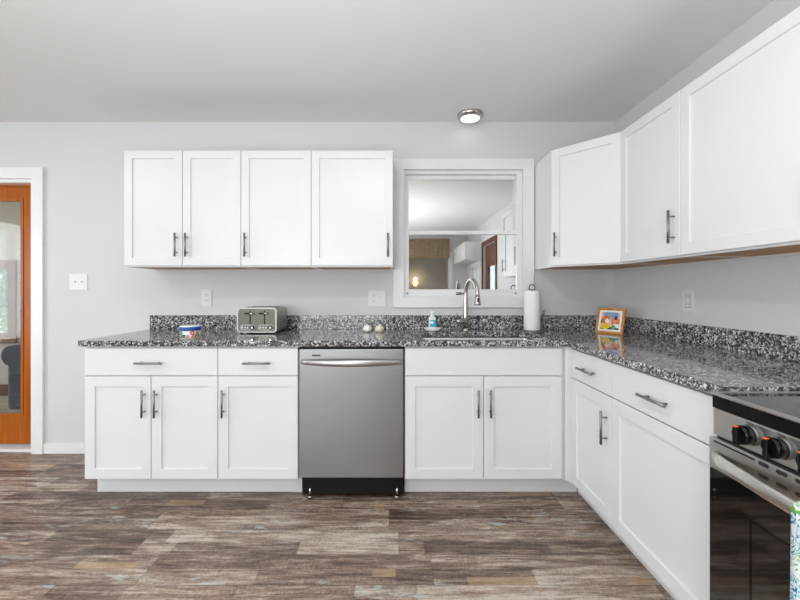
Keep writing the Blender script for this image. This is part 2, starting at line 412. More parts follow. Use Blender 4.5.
def struct(o): o['kind'] = 'structure'; return o

# ================================================================== SETTING
XR, XL, YF, H = 63.5, -212.0, -226.0, 96.0
struct(MB().box(XL-5, XR+5, YF-5, 4.5, -2, 0).build('floor', M['floor']))
struct(MB().box(XL-5, XR+5, YF-5, 4.5, H, H+3).build('ceiling', M['ceiling']))
WX0, WX1, WZ0, WZ1 = 2.3, 36.8, 45.3, 82.1      # kitchen window opening
DX0, DX1, DZ1 = -145.0, -105.0, 79.5            # left door opening
struct(MB().poly([(XL-5, 0), (DX0, 0), (DX0, DZ1), (DX1, DZ1), (DX1, 0), (XR+5, 0), (XR+5, H), (XL-5, H)], [rect(WX0, WX1, WZ0, WZ1)], 0, 4.5, 'y').build('wall_back', M['wall']))
# right wall with the brown door opening (behind the camera)
struct(MB().poly([(YF, 0), (-163, 0), (-163, 79), (-128, 79), (-128, 0), (0, 0), (0, H), (YF, H)], [rect(-204, -176, 42, 66)], XR, XR+5, 'x').build('wall_right', M['wall']))
struct(MB().poly(rect(YF, 0, 0, H), [rect(-160, -60, 21, 83)], XL-5, XL, 'x').build('wall_left', M['wall']))
struct(MB().poly([(XL-5, 0), (11, 0), (11, 78), (47, 78), (47, 0), (XR+5, 0), (XR+5, H), (XL-5, H)], [rect(-140, -10, 21, 83)], YF-5, YF, 'y').build('wall_front', M['wall']))
# baseboards
struct(MB().box(-101.8, -70.0, -0.55, 0, 0, 2.9, .08).build('baseboard_back', M['trim']))
struct(MB().box(XL, -148.2, -0.55, 0, 0, 2.9, .08).build('baseboard_back', M['trim']))
struct(MB().box(XL, XL+.55, YF, -.6, 0, 2.9, .08).build('baseboard_left', M['trim']))
struct(MB().box(-212, 8, YF, YF+.55, 0, 2.9, .08).build('baseboard_front', M['trim']))

def casing(mb, x0, x1, z0, z1, wd, y0, y1, bottom=True, axis='y'):
    o = rect(x0-wd, x1+wd, z0-wd if bottom else z0, z1+wd)
    if bottom: mb.poly(o, [rect(x0, x1, z0, z1)], y0, y1, axis, 0.08)
    else: mb.poly([(x0-wd, z0), (x0, z0), (x0, z1), (x1, z1), (x1, z0), (x1+wd, z0), (x1+wd, z1+wd), (x0-wd, z1+wd)], [], y0, y1, axis, 0.08)
    return mb

# kitchen window: double hung, dark space behind it
w1 = struct(empty('window_1', (19.5, 0, 42)))
L = Matrix.Translation((-19.5, 0, -42))
m1 = casing(MB(), WX0, WX1, WZ0, WZ1, 3.05, -.75, 0)
m1.xform(L).build('window_casing', M['trim'], w1)
m2 = MB().poly(rect(WX0, WX1, WZ0, WZ1), [rect(WX0+.5, WX1-1.6, WZ0+.4, WZ1-1.0)], .4, 4.3, 'y', .05)
m2.xform(L).build('window_frame', M['trim'], w1)
# upper sash (further out) and lower sash
u = MB().poly(rect(WX0+.5, WX1-1.6, 63.0, WZ1-1.0), [rect(3.75, 35.5-.35, 64.7, 79.9)], 1.9, 3.1, 'y', .06)
u.xform(L).build('upper_sash', M['trim'], w1)
MB().box(3.6, 35.3, 2.4, 2.55, 64.5, 80.1).xform(L).build('upper_pane', M['pane'], w1)
l = MB().poly(rect(WX0+.5, WX1-1.2, WZ0+.4, 64.6), [rect(3.75, 35.5, 47.5, 63.5)], .55, 1.8, 'y', .06)
l.xform(L).build('lower_sash', M['trim'], w1)
MB().box(3.6, 35.6, 1.15, 1.3, 47.3, 63.7).xform(L).build('lower_pane', M['pane'], w1)
lt = MB().box(17.5, 21.5, .1, .6, 63.9, 64.5, .08); lt.xform(L).build('sash_lock', M['trim'], w1)
for tx in (WX0+1.0, WX1-2.0):
    MB().box(tx-.3, tx+.3, .25, .6, 46.2, 46.5, .05).xform(L).build('tilt_latch', M['nickel'], w1)

# left glazed door
d1 = struct(empty('door_1', (-125, 0, 0)))
L = Matrix.Translation((125, 0, 0))
casing(MB(), DX0, DX1, 0, DZ1, 3.2, -.8, 0, False).xform(L).build('door_casing', M['trim'], d1)
MB().poly([(DX0, 0), (DX0+1, 0), (DX0+1, DZ1-1), (DX1-1, DZ1-1), (DX1-1, 0), (DX1, 0), (DX1, DZ1), (DX0, DZ1)], [], .1, 2.6, 'y').xform(L).build('door_jamb', M['trim'], d1)
MB().poly([(DX0, .9), (DX0+1.6, .9), (DX0+1.6, DZ1-1.5), (DX1-1.6, DZ1-1.5), (DX1-1.6, .9), (DX1, .9), (DX1, DZ1), (DX0, DZ1)], [], 2.6, 4.4, 'y', .05).xform(L).build('door_stop', M['orange_wood'], d1)
leaf = MB().poly(rect(-143.4, -106.6, 1.6, 78.0), [rect(-138.6, -111.4, 10.3, 73.9)], 2.9, 4.5, 'y', .1)
leaf.xform(L); leaf = leaf.build('door_leaf', M['orange_wood'], d1)
MB().poly(rect(-139.2, -110.8, 9.7, 74.5), [rect(-138.4, -111.6, 10.5, 73.7)], 2.7, 2.95, 'y', .05).xform(L).build('glazing_bead', M['orange_wood'], d1)
MB().box(-139, -111, 3.6, 3.75, 10, 74).xform(L).build('door_pane', M['pane_clear'], d1)
MB().box(DX0, DX1, .6, 4.8, 0.0, .8, .1).xform(L).build('door_sill', M['trim'], d1)
hb = MB().tube([(-141, 2.9, 36), (-141, 1.0, 36), (-137.2, 1.0, 36)], .4, 12).lathe([(0, 0), (1.2, 0), (1.2, .2), (0, .2)])
MB().tube([(-141, 2.9, 36), (-141, 1.2, 36)], .9, 16).tube([(-141, 1.3, 36), (-136.5, 1.3, 36)], .38, 12).xform(L).build('door_handle', M['nickel'], d1)

# brown half-glass door in the right wall, seen in the window's reflection
d2 = struct(empty('door_2', (XR, -145.5, 0)))
L = Matrix.Translation((-XR, 145.5, 0))
m = MB(); casing(m, -163, -128, 0, 79, 3.0, XR-.8, XR, False, 'x'); m.xform(L).build('door_casing', M['brown_wood'], d2)
MB().poly(rect(-162.8, -128.2, .8, 78.8), [rect(-156.5, -134.5, 12, 64)], XR+1.5, XR+3.2, 'x', .1).xform(L).build('door_leaf', M['brown_wood'], d2)
MB().box(XR+2.3, XR+2.4, -157, -134, 11.5, 64.5).xform(L).build('door_pane', M['pane_clear'], d2)
MB().tube([(XR+1.5, -160, 36), (XR-.9, -160, 36)], [1.0, .8], 16).xform(L).build('door_handle', M['chrome'], d2)
# small window beyond it
w2 = struct(empty('window_2', (XR, -190, 42)))
L = Matrix.Translation((-XR, 190, -42))
m = MB(); casing(m, -204, -176, 42, 66, 2.6, XR-.7, XR, True, 'x'); m.xform(L).build('window_casing', M['trim'], w2)
MB().poly(rect(-204, -176, 42, 66), [rect(-202, -191, 44, 64), rect(-189, -178, 44, 64)], XR+1, XR+3, 'x').xform(L).build('window_frame', M['trim'], w2)
MB().box(XR+2, XR+2.1, -203, -177, 43, 65).xform(L).build('window_pane', M['pane_clear'], w2)
# big unseen windows added on the left and rear walls to light the room
for nm, ax, a0, a1, p0, p1 in (('added_window_left', 'x', -160, -60, XL, XL-3), ('added_window_rear', 'y', -140, -10, YF, YF-3)):
    wv = struct(empty(nm, (0, 0, 0)))
    lo, hi = sorted((p0, p0+.8)); m = MB(); casing(m, a0, a1, 21, 83, 3.0, lo, hi, True, ax); m.build('window_casing', M['trim'], wv)
    n = 3; ww = (a1-a0)/n
    MB().poly(rect(a0, a1, 21, 83), [rect(a0+i*ww+2, a0+(i+1)*ww-2, 23, 81) for i in range(n)], p1, p1+1.8, ax).build('window_frame', M['trim'], wv)
    m = MB()
    if ax == 'x': m.box(p1+.8, p1+.9, a0+.5, a1-.5, 21.5, 82.5)
    else: m.box(a0+.5, a1-.5, p1+.8, p1+.9, 21.5, 82.5)
    m.build('window_pane', M['pane_clear'], wv)
# cased opening in the far wall with the next room behind it
t1 = MB(); casing(t1, 11, 47, 0, 78, 3.6, YF, YF+.8, False, 'y'); struct(t1.build('trim_1', M['trim']))
struct(MB().box(5, 53, YF-52, YF-48, 0, H, 0).build('wall_hall', M['wall']))
struct(MB().box(3, 8, YF-48, YF-5, 0, H).build('wall_hall_left', M['wall']))
struct(MB().box(50, 54, YF-48, YF-5, 0, H).build('wall_hall_right', M['wall']))
struct(MB().box(3, 54, YF-52, YF-5, -2, 0).build('floor_hall', M['floor']))
struct(MB().box(3, 54, YF-52, YF-5, H, H+3).build('ceiling_hall', M['ceiling']))
m = MB()
for i in range(18):
    x = 11.5 + i*2
    m.box(x-.2, x+1.9, YF+1 + (.5 if i % 2 else .9), YF+1.7 + (.5 if i % 2 else .9), 75.5, 92.5, .2)
tag(m.build('valance', M['valance']), 'tan cloth valance above the white cased opening, seen in the window reflection', 'valance')
lamp = empty('wall_lamp', (19.5, YF-47.9, 53), label='small warm glowing wall lamp in the hall, reflected at lower left of the window', cat='lamp')
MB().tube([(0, 0, 0), (0, 3, 0)], .8, 12).build('bracket', M['nickel'], lamp)
MB().lathe([(1.2, -2), (3.2, 2.2), (3.0, 2.2), (1.0, -2)], 0, 4.5).build('lamp_shade', M['warm'], lamp)
ll = bpy.data.lights.new('wall_lamp_bulb', 'POINT'); ll.energy = 6; ll.color = (1, .7, .4); ll.shadow_soft_size = .04
lo_ = bpy.data.objects.new('wall_lamp_bulb', ll); COL.objects.link(lo_); lo_.location = (19.5*IN, (YF-40)*IN, 58*IN); ll.energy = 1.5

# porch behind the left door
PY = 60
struct(MB().box(-262, 45, 4.5, PY+5, -2, -.01).build('floor_porch', wood('porch_floor_boards', hexc(128, 116, 100), hexc(178, 166, 146), 3, (.1, 1, 1), .5)))
struct(MB().poly(rect(-262, 45, 0, H+8), [rect(-206, -172.5, 26, 58)], PY, PY+4, 'y').build('wall_porch', M['porch_wall']))
struct(MB().box(-100, -96, 4.5, PY, 0, H).build('added_porch_partition', M['porch_wall']))  # unseen wall added to keep the space behind the kitchen window dark
struct(MB().poly(rect(4.5, PY, 0, H+8), [rect(9, 55, 20, 84)], -262, -258, 'x').build('wall_porch_left', M['porch_wall']))  # opening cut only to hold the added porch light
m = MB(); a = [(-262, 4.5, 98), (45, 4.5, 88), (45, PY+4, 55), (-262, PY+4, 78)]
vs = [m.bm.verts.new(p) for p in a] + [m.bm.verts.new((p[0], p[1], p[2]+4)) for p in a]
for f in ((0, 1, 2, 3), (7, 6, 5, 4), (0, 4, 5, 1), (1, 5, 6, 2), (2, 6, 7, 3), (3, 7, 4, 0)): m.bm.faces.new([vs[i] for i in f])
struct(m.build('ceiling_porch', M['porch_ceiling']))
struct(MB().box(-258, -100, PY-.7, PY, 0, 5, .1).build('baseboard_porch', M['brown_wood']))
w5 = struct(empty('window_5', (-189, PY, 26)))
L = Matrix.Translation((189, -PY, -26))
m = MB(); casing(m, -206, -172.5, 26, 58, 2.6, PY-.9, PY, True); m.xform(L).build('window_casing', M['oak'], w5)
MB().poly(rect(-206, -172.5, 26, 58), [rect(-204, -190.5, 28, 56), rect(-188, -174.8, 28, 56)], PY+.5, PY+2.5, 'y', .1).xform(L).build('window_frame', M['oak'], w5)
MB().box(-205, -173, PY+1.6, PY+1.7, 27, 57).xform(L).build('window_pane', M['pane_clear'], w5)
struct(MB().box(-400, 500, -400, 400, -14, -12).build('ground', M['lawn']))

# armchair in the porch
ac = empty('armchair', (-127, 44, 0), label='dark blue-grey leather armchair on the porch behind the orange wooden door', cat='armchair')
MB().box(-9, 9, -14, 12, 9, 18, 2, 4).build('seat', M['leather'], ac)
MB().box(-11, 11, 8, 15, 9, 40, 2.5, 4).build('backrest', M['leather'], ac)
for s in (-1, 1):
    x = s*13
    MB().box(x-3.2, x+3.2, -15, 13, 3, 23, 1.5, 3).tube([(x, -16, 23.3), (x, 13, 23.3)], 3.8, 20).build('armrest', M['leather'], ac)
for sx in (-1, 1):
    for sy in (-1, 1): MB().tube([(sx*12, sy*11, 0), (sx*12, sy*11, 4)], [.8, 1.2], 12).build('leg', M['bark'], ac)

def bush(name, loc, h, rad, n, label, seed):
    random.seed(seed)
    root = empty(name, loc, label=label, cat='tree', group='trees outside the glass')
    MB().tube([(0, 0, 0), (1, 1, h*.35), (0, 0, h*.6)], [3, 2.2, 1.2], 10).build('trunk', M['bark'], root)
    m = MB()
    for i in range(n):
        t, p, r = random.random()*6.283, math.acos(2*random.random()-1), rad*(.45+.55*random.random())
        c = Vector((r*math.sin(p)*math.cos(t), r*math.sin(p)*math.sin(t), h*.6 + r*math.cos(p)*h*.42/rad))
        d = Vector([random.uniform(-1, 1) for _ in range(3)]).normalized(); e = d.orthogonal().normalized()*random.uniform(2, 3.5); d *= random.uniform(3, 5.5)
        f = m.bm.faces.new([m.bm.verts.new(c+q) for q in (-d, e, d, -e)])
    m.build('foliage', M['leaf'], root)
bush('tree', (-310, 170, -12), 120, 60, 1300, 'leafy green tree outside the porch window beyond the orange door', 3)
bush('tree', (165, -120, -12), 72, 40, 1300, 'leafy green tree outside the brown door, seen reflected in the kitchen window', 5)

# ================================================================== CABINETS
def shaker(x0, x1, z0, z1, fr=2.25, y=-.75, panel=-.42):
    t = MB(); b = t.bm
    o = [(x0, z0), (x1, z0), (x1, z1), (x0, z1)]
    i1 = [(x0+fr, z0+fr), (x1-fr, z0+fr), (x1-fr, z1-fr), (x0+fr, z1-fr)]
    e = .09
    i2 = [(x0+fr+e, z0+fr+e), (x1-fr-e, z0+fr+e), (x1-fr-e, z1-fr-e), (x0+fr+e, z1-fr-e)]
    c = .07
    oc = [(x0+c, z0+c), (x1-c, z0+c), (x1-c, z1-c), (x0+c, z1-c)]
    mk = lambda pts, yy: [b.verts.new((p[0], yy, p[1])) for p in pts]
    rb, r0, r1, r2, r3 = mk(o, 0), mk(o, y+c), mk(oc, y), mk(i1, y), mk(i2, panel)
    for A, B in ((rb, r0), (r0, r1), (r1, r2), (r2, r3)):
        for k in range(4): b.faces.new([A[k], A[(k+1) % 4], B[(k+1) % 4], B[k]])
    b.faces.new(r3); b.faces.new(list(reversed(rb)))
    return t
def bar_handle(x, z, vertical, face=-.75, ln=6.1):
    t = MB(); off = face-1.15; h = ln/2; p = 1.9
    if vertical:
        t.tube([(x, off, z-h), (x, off, z+h)], .235, 14)
        for s in (-p, p): t.tube([(x, face-.002, z+s), (x, off, z+s)], .16, 10)
    else:
        t.tube([(x-h, off, z), (x+h, off, z)], .235, 14)
        for s in (-p, p): t.tube([(x+s, face-.002, z), (x+s, off, z)], .16, 10)
    return t
def base_cabinet(loc, rz, W, doors, label, drawer=True, drawer_handle=True, inset=(.08, .08), toe=(0, 0), sink=False):
    r = empty('base_cabinet', loc, rz, label=label, cat='cabinet', group='white base cabinets')
    g = .07
    if sink:
        m = MB().box(0, .75, 0, 23.8, 4.5, 34.6).box(W-.75, W, 0, 23.8, 4.5, 34.6).box(.75, W-.75, 0, 23.8, 4.5, 5.25).box(.75, W-.75, 23.2, 23.8, 5.25, 34.6)
        m.box(.75, W-.75, 0, .75, 5.25, 6.2).box(.75, W-.75, 0, .75, 27.2, 34.6).box(W/2-.7, W/2+.7, 0, .75, 6.2, 27.2)
        m.build('body', M['cab'], r)
    else: MB().box(0, W, 0, 23.8, 4.5, 34.6, .04).build('body', M['cab'], r)
    MB().box(toe[0], W-toe[1], 3, 3.7, 0, 4.5, .03).build('toe_kick', M['cab'], r)
    x0, x1 = inset[0], W-inset[1]
    if drawer:
        d = MB().box(x0, x1, -.75, 0, 28.12, 34.25, .07, 2).build('drawer' if drawer_handle else 'false_front', M['cab'], r)
        if drawer_handle: bar_handle(W/2, 31.0, False).build('handle', M['nickel'], d)
    n = len(doors); ww = (x1-x0)/n
    for i, hs in enumerate(doors):
        a, b_ = x0+i*ww + (g if i else 0), x0+(i+1)*ww - (g if i < n-1 else 0)
        d = shaker(a, b_, 4.85, 27.9).build('door', M['cab'], r)
        if hs: bar_handle(a+1.3 if hs == 'L' else b_-1.3, 22.0, True).build('handle', M['nickel'], d)
    return r
base_cabinet((-70, -24, 0), 0, 30, ['R', 'L'], 'wide white base cabinet at the far left with one drawer over two doors')
base_cabinet((-40, -24, 0), 0, 18, ['L'], 'narrow white base cabinet directly left of the dishwasher, one drawer over one door')
base_cabinet((2, -24, 0), 0, 36, ['R', 'L'], 'white sink base cabinet right of the dishwasher with two doors and plain false front', True, False, (.08, .75), (0, -4.4), sink=True)
base_cabinet((39.5, -26, 0), -90, 15.6, ['R'], 'white base cabinet in the right run nearest the corner, drawer over door with tall handle', inset=(.1, .08), toe=(-4.9, 0))
base_cabinet((39.5, -41.6, 0), -90, 24, [None], 'wide white base cabinet beside the range, drawer handle but no door handle', inset=(.08, .08))
tag(MB().box(38, 38.75, -24.75, -24, 4.5, 34.6, .03).box(38.75, 39.5, -26, -24, 4.5, 34.6, .03).build('corner_filler', M['cab']), 'slim white filler post between sink cabinet and right-hand base run', 'filler panel')
# base beyond the range (out of view)
def upper_cabinet(loc, rz, W, doors, label, z0=53.2, z1=83.2):
    r = empty('wall_cabinet', (loc[0], loc[1], z0), rz, label=label, cat='cabinet', group='white wall cabinets')
    Hh = z1-z0
    m = MB().box(0, .7, 0, 12, 0, Hh).box(W-.7, W, 0, 12, 0, Hh).box(.7, W-.7, 0, 12, Hh-.7, Hh).box(.7, W-.7, 11.4, 12, 0, Hh-.7).box(.7, W-.7, 0, .75, 0, 1.4).box(0, W, 11.3, 12, -.28, 0)
    m.box(.7, W-.7, .75, 11.4, 10, 10.7)
    m.build('body', M['cab'], r)
    MB().box(.7, W-.7, .75, 11.4, .02, .5).build('underside', M['cab_under'], r)
    x0, x1 = .06, W-.06; n = len(doors); ww = (x1-x0)/n; g = .06
    for i, hs in enumerate(doors):
        a, b_ = x0+i*ww + (g if i else 0), x0+(i+1)*ww - (g if i < n-1 else 0)
        d = shaker(a, b_, .32, Hh-.15, 2.0).build('door', M['cab'], r)
        if hs: bar_handle(a+1.25 if hs == 'L' else b_-1.25, 5.6, True, ln=6.0).build('handle', M['nickel'], d)
    return r
upper_cabinet((-69.75, -12), 0, 30, ['R', 'L'], 'white two-door wall cabinet at the far left of the upper row')
upper_cabinet((-39.75, -12), 0, 18, ['L'], 'narrow white one-door wall cabinet in the middle of the left upper row')
upper_cabinet((-21.75, -12), 0, 21, ['R'], 'white one-door wall cabinet just left of the window, handle at its right')
upper_cabinet((51.5, -24), -90, 18, ['R'], 'white one-door wall cabinet on the right wall next to the corner unit, with handle')
upper_cabinet((51.5, -42), -90, 24, ['R'], 'large white wall cabinet at the upper right edge, door running out of the picture')
# diagonal corner wall cabinet
cc = empty('corner_wall_cabinet', (40.1, 0, 53.2), 0, label='white diagonal corner wall cabinet right of the window', cat='cabinet', group='white wall cabinets')
Hh = 30.0
foot = [(0, -12), (11.4, -24), (23.4, -24), (23.4, 0), (0, 0)]
fin = [(.7, -11.9), (11.5, -23.3), (22.7, -23.3), (22.7, -.7), (.7, -.7)]
MB().poly(foot, [fin], 0, 1.2).poly(foot, [], 1.2, Hh).box(.3, 22.7, -.7, 0, -.28, 0).box(22.7, 23.4, -23.9, -.7, -.28, 0).build('body', M['cab'], cc)
MB().poly(fin, [], .02, 1.19).build('underside', M['cab_under'], cc)
dw = math.hypot(12, 11.4)
dd = shaker(.35, dw-.35, .32, Hh-.15, 2.0); dd = dd.build('door', M['cab'], cc, (0, -12, 0), (0, 0, -math.degrees(math.atan2(12, 11.4))))
bar_handle(1.6, 5.6, True, ln=6.0).build('handle', M['nickel'], dd)

# tall cabinets by the far right (reflected in the window)
def tall_cabinet(y0, W, label):
    r = empty('tall_cabinet', (51.5, y0, 0), -90, label=label, cat='cabinet', group='cabinets reflected in the window')
    MB().box(0, W, 0, 12, 70, 83.2, .04).build('body', M['cab'], r)
    for i in range(2):
        shaker(i*W/2+.07, (i+1)*W/2-.07, 70.2, 83, 1.8).build('door', M['cab'], r)
tall_cabinet(-168, 26, 'short white wall cabinet pair over the small rear window, nearer one in the reflection')
tall_cabinet(-194, 26, 'short white wall cabinet pair over the small rear window, farther one in the reflection')

# ================================================================== COUNTERTOP
SX0, SX1, SY0, SY1 = 6.4, 35.2, -23.4, -8.0
ct = empty('countertop', (0, 0, 34.7), label='L-shaped speckled black and white granite countertop with backsplash', cat='countertop')
CF = 25.4; ZT = 1.3
outl = [(-70.9, -CF), (XR-CF, -CF), (XR-CF, -65.6), (XR-.05, -65.6), (XR-.05, -.05), (-70.9, -.05)]
MB().poly(outl, [rrect(SX0, SX1, SY0, SY1, 1.3)], 0, ZT, 'z', .07).build('slab', M['granite'], ct)
MB().box(-70.9, XR-.05, -.85, -.06, ZT+.005, ZT+4.0, .06).build('backsplash', M['granite'], ct)
MB().box(XR-.85, XR-.06, -65.6, -.86, ZT+.005, ZT+4.0, .06).build('backsplash', M['granite'], ct)

# sink
sk = empty('sink', ((SX0+SX1)/2, (SY0+SY1)/2, 34.6), label='undermount stainless steel sink set in the granite below the window', cat='sink')
m = MB(); prof = [(0.25, 0), (0.25, -.6), (.05, -1), (-.1, -7.2), (-1.2, -8.4)]
hx, hy = (SX1-SX0)/2, (SY1-SY0)/2
rings = []
rings.append([m.bm.verts.new((p[0], p[1], -.0)) for p in rrect(-hx-.7, hx+.7, -hy-.55, hy+.55, 1.8)])
for (o_, z) in prof: rings.append([m.bm.verts.new((p[0], p[1], z)) for p in rrect(-hx-o_+0, hx+o_, -hy-o_, hy+o_, 1.4)])
for a, b in zip(rings, rings[1:]):
    for k in range(len(a)):
        f = m.bm.faces.new([a[k], a[(k+1) % len(a)], b[(k+1) % len(b)], b[k]]); f.smooth = True
m.bm.faces.new(rings[-1]); m.build('basin', M['sink'], sk)
MB().lathe([(0, -8.3), (1.6, -8.3), (1.75, -8.25), (1.75, -8.38), (0, -8.38)]).build('drain', M['chrome'], sk)

# faucet
fc = empty('faucet', (19.2, -5.6, 36), label='brushed nickel gooseneck pull-down faucet behind the sink', cat='faucet')
dx, dy = 1.6, -7.6
dl = math.hypot(dx, dy); ux, uy = dx/dl, dy/dl
MB().lathe([(0, 0), (.9, 0), (.9, .2), (.75, .4), (.7, .9), (0, .9)]).build('base', M['faucet'], fc)
pts = [(0, 0, .8), (0, 0, 4), (0, 0, 8), (0, 0, 10.2)]; rr = dl/2
for i in range(1, 13):
    a = math.pi*(1-i/12*1.0); pts.append((ux*(rr+rr*math.cos(a)), uy*(rr+rr*math.cos(a)), 10.2+rr*.99*math.sin(a)))
pts.append((dx, dy, 9.6))
MB().tube(pts, [.72, .68, .62, .55]+[.52]*13, 18).build('spout', M['faucet'], fc)
MB().tube([(dx, dy, 10.0), (dx, dy, 9.2), (dx, dy, 7.9), (dx, dy, 7.5), (dx, dy, 7.4)], [.56, .62, .8, .86, .72], 20).build('spray_head', M['faucet'], fc)
MB().box(dx-.22, dx+.22, dy-.86, dy-.6, 8.2, 9.3, .08).build('spray_button', M['black'], fc)
MB().tube([(-.5, 0, 2.7), (-2.3, 0, 2.7), (-2.5, 0, 2.7)], [.62, .62, .5], 18).build('valve', M['faucet'], fc)
MB().tube([(-2.3, 0, 2.9), (-2.45, -.15, 4.9)], [.2, .13], 10).build('lever', M['nickel'], fc)
MB().tube([(-.4, 0, 10.3), (-1.2, 0, 10.3)], .25, 12).tube([(-1.2, 0, 10.3), (-2.7, 0, 10.3)], .38, 14).build('spray_dock', M['nickel'], fc)

# ================================================================== DISHWASHER
dwm = empty('dishwasher', (-10, -24, 0), label='stainless steel dishwasher with curved bar handle, between the white base cabinets', cat='dishwasher')
MB().box(-11.8, 11.8, .6, 22, 4.6, 33.9, .1).build('tub', M['dark'], dwm)
MB().box(-11.7, 11.65, -1.0, .5, 5.2, 34.1, .18, 3).build('door', M['steel_v'], dwm)
MB().box(-11.5, 11.5, -.4, .5, 34.12, 34.5, .05).build('control_strip', M['black'], dwm)
n = 24; pts = []
for i in range(n+1):
    t = i/n; pts.append((-11.1+22.2*t, -1.15-1.7*math.sin(math.pi*t)**.7, 31.2))
h_ = MB().tube(pts, [.45+.22*math.sin(math.pi*i/n) for i in range(n+1)], 18, flat=(1.15, .6)); h_.build('handle', M['steel'], dwm)
MB().box(-8.8, -6.9, -1.03, -.99, 32.45, 32.85, .01).build('badge', M['badge'], dwm)
MB().box(-11.3, 11.6, .9, 1.6, .5, 5.1, .05).build('toe_panel', M['black'], dwm)
for x in (-9.6, 10.2):
    MB().tube([(x, .6, 0.05), (x, .6, .4)], .45, 14).tube([(x, .6, .5), (x, .6, 2.2)], .2, 10).build('leg', M['chrome'], dwm)

# ================================================================== RANGE (freestanding, front towards -X)
RX, RY = 36.9, -65.75
rg = empty('range', (RX, RY, 0), -90, label='stainless steel electric range with black glass oven door at the right edge', cat='range')
W = 29.9
MB().box(0.05, W-.05, .3, 26, 1.2, 35.0, .05).build('body', M['dark'], rg)
MB().box(0, W, -.3, 25.6, 35.0, 35.45, .1, 2).build('cooktop', M['oven_glass'], rg)
MB().poly(rect(-.03, W+.03, -.42, 25.7), [rect(.3, W-.3, 0.05, 25.3)], 35.25, 35.58, 'z', .04).build('cooktop_trim', M['steel_r'], rg)
for (bx, by, br) in ((8, 7, 4.2), (22, 7, 3.4), (8, 18.5, 3.2), (22, 18.5, 4.2)):
    MB().lathe([(br, 35.452), (br, 35.462), (br-.12, 35.462), (br-.12, 35.452)], bx, by, 48).build('burner_ring', M['nickel'], rg)
MB().box(.02, W-.02, -.25, .3, 33.75, 34.98, .06).build('front_band', M['black_gloss'], rg)
MB().box(0, W, -.15, .3, 30.65, 33.7, .12, 2).build('control_panel', M['steel_r'], rg)
MB().box(12.6, 19.4, -.2, -.1, 31.3, 33.2, .04).build('display', M['black_gloss'], rg)
for kx in (4.75, 7.95, 11.15, 21.3, 24.5):
    k = MB().tube([(kx, -.16, 32.3), (kx, -.5, 32.3)], [1.08, 1.02], 28).build('knob', M['nickel'], rg)
    MB().tube([(kx, -.5, 32.3), (kx, -1.35, 32.3), (kx, -1.45, 32.3)], [1.0, .95, .85], 28).box(kx-.28, kx+.28, -1.95, -1.3, 31.35, 33.25, .12, 2).build('knob_grip', M['black_gloss'], k)
    MB().box(kx-.2, kx+.22, -1.97, -1.6, 33.16, 33.27, .02).build('pointer', M['orange_mark'], k)
    MB().box(kx-.5, kx+.25, -.19, -.14, 33.42, 33.52).build('setting_mark', M['badge'], k)
# oven door
od = MB().poly([(0, 26.9), (W, 26.9), (W, 30.45), (0, 30.45)], [], -.6, .25, 'y', .1).build('oven_door', M['steel_r'], rg)
m = MB().box(.7, 5.6, -.63, -.55, 30.0, 30.2, .01)
m.build('vent_slot', M['dark'], od)
for i in range(14):
    x = 6.0 + i*1.75
    for z in (29.85, 28.65):
        if x < W-1.4: MB().poly(rrect(x, x+1.05, z, z+.38, .18, 4), [], -.64, -.55, 'y').build('vent_slot', M['dark'], od)
MB().box(.03, W-.03, -.58, .25, 9.2, 26.85, .06).build('oven_glass', M['oven_glass'], od)
MB().poly(rect(5, W-5, 11.5, 23.8), [rect(5.25, W-5.25, 11.75, 23.55)], -.6, -.57, 'y').build('window_border', M['black_gloss'], od)
n = 20; pts = []
for i in range(n+1):
    t = i/n; pts.append((.95+(W-1.9)*t, -.75-1.9*math.sin(math.pi*t)**.6, 28.45))
MB().tube(pts, [.5]+[.62]*(n-1)+[.5], 20, flat=(1.2, .55)).build('oven_handle', M['handle_steel'], od)
MB().box(.03, W-.03, -.5, .25, 2.2, 9.0, .1).build('warming_drawer', M['steel_r'], rg)
MB().box(1, W-1, 2, 2.6, 0, 2.1).build('kick_plate', M['black'], rg)

# dish towel over the oven handle
tw = MB(); b = tw.bm
nx, nz = 14, 26; x0, x1 = 11.65, 20.5
def twy(x): t = (x-.95)/(W-1.9); return -.75-1.9*math.sin(math.pi*t)**.6
path = []
for i in range(11): path.append((-1, 13+1.5*i))        # back side going up
seq = [('b', 16+1.2*i) for i in range(10)] + [('a', a) for a in range(0, 181, 20)] + [('f', 28.4-1.1*i) for i in range(1, 19)]
grid = []
for i in range(nx+1):
    x = x0+(x1-x0)*i/nx; c = twy(x); colv = []
    for kind, v in seq:
        wv = .12*math.sin(x*1.7)
        if kind == 'b': y, z = c+.62, v
        elif kind == 'a': y, z = c+.62*math.cos(R(v)), 28.45+.85*math.sin(R(v))
        else: y, z = c-.62-wv*min(1, (28.4-v)/8)-.0, v
        colv.append(b.verts.new((x, y, z)))
    grid.append(colv)
for i in range(nx):
    for j in range(len(seq)-1):
        f = b.faces.new([grid[i][j], grid[i+1][j], grid[i+1][j+1], grid[i][j+1]]); f.smooth = True
to = tw.build('dish_towel', M['towel'], None, (RX, RY, 0), (0, 0, -90))
sm = to.modifiers.new('thick', 'SOLIDIFY'); sm.thickness = .12*IN; sm.offset = 0
tag(to, 'white dish towel with blue and green print hanging over the oven handle', 'towel')

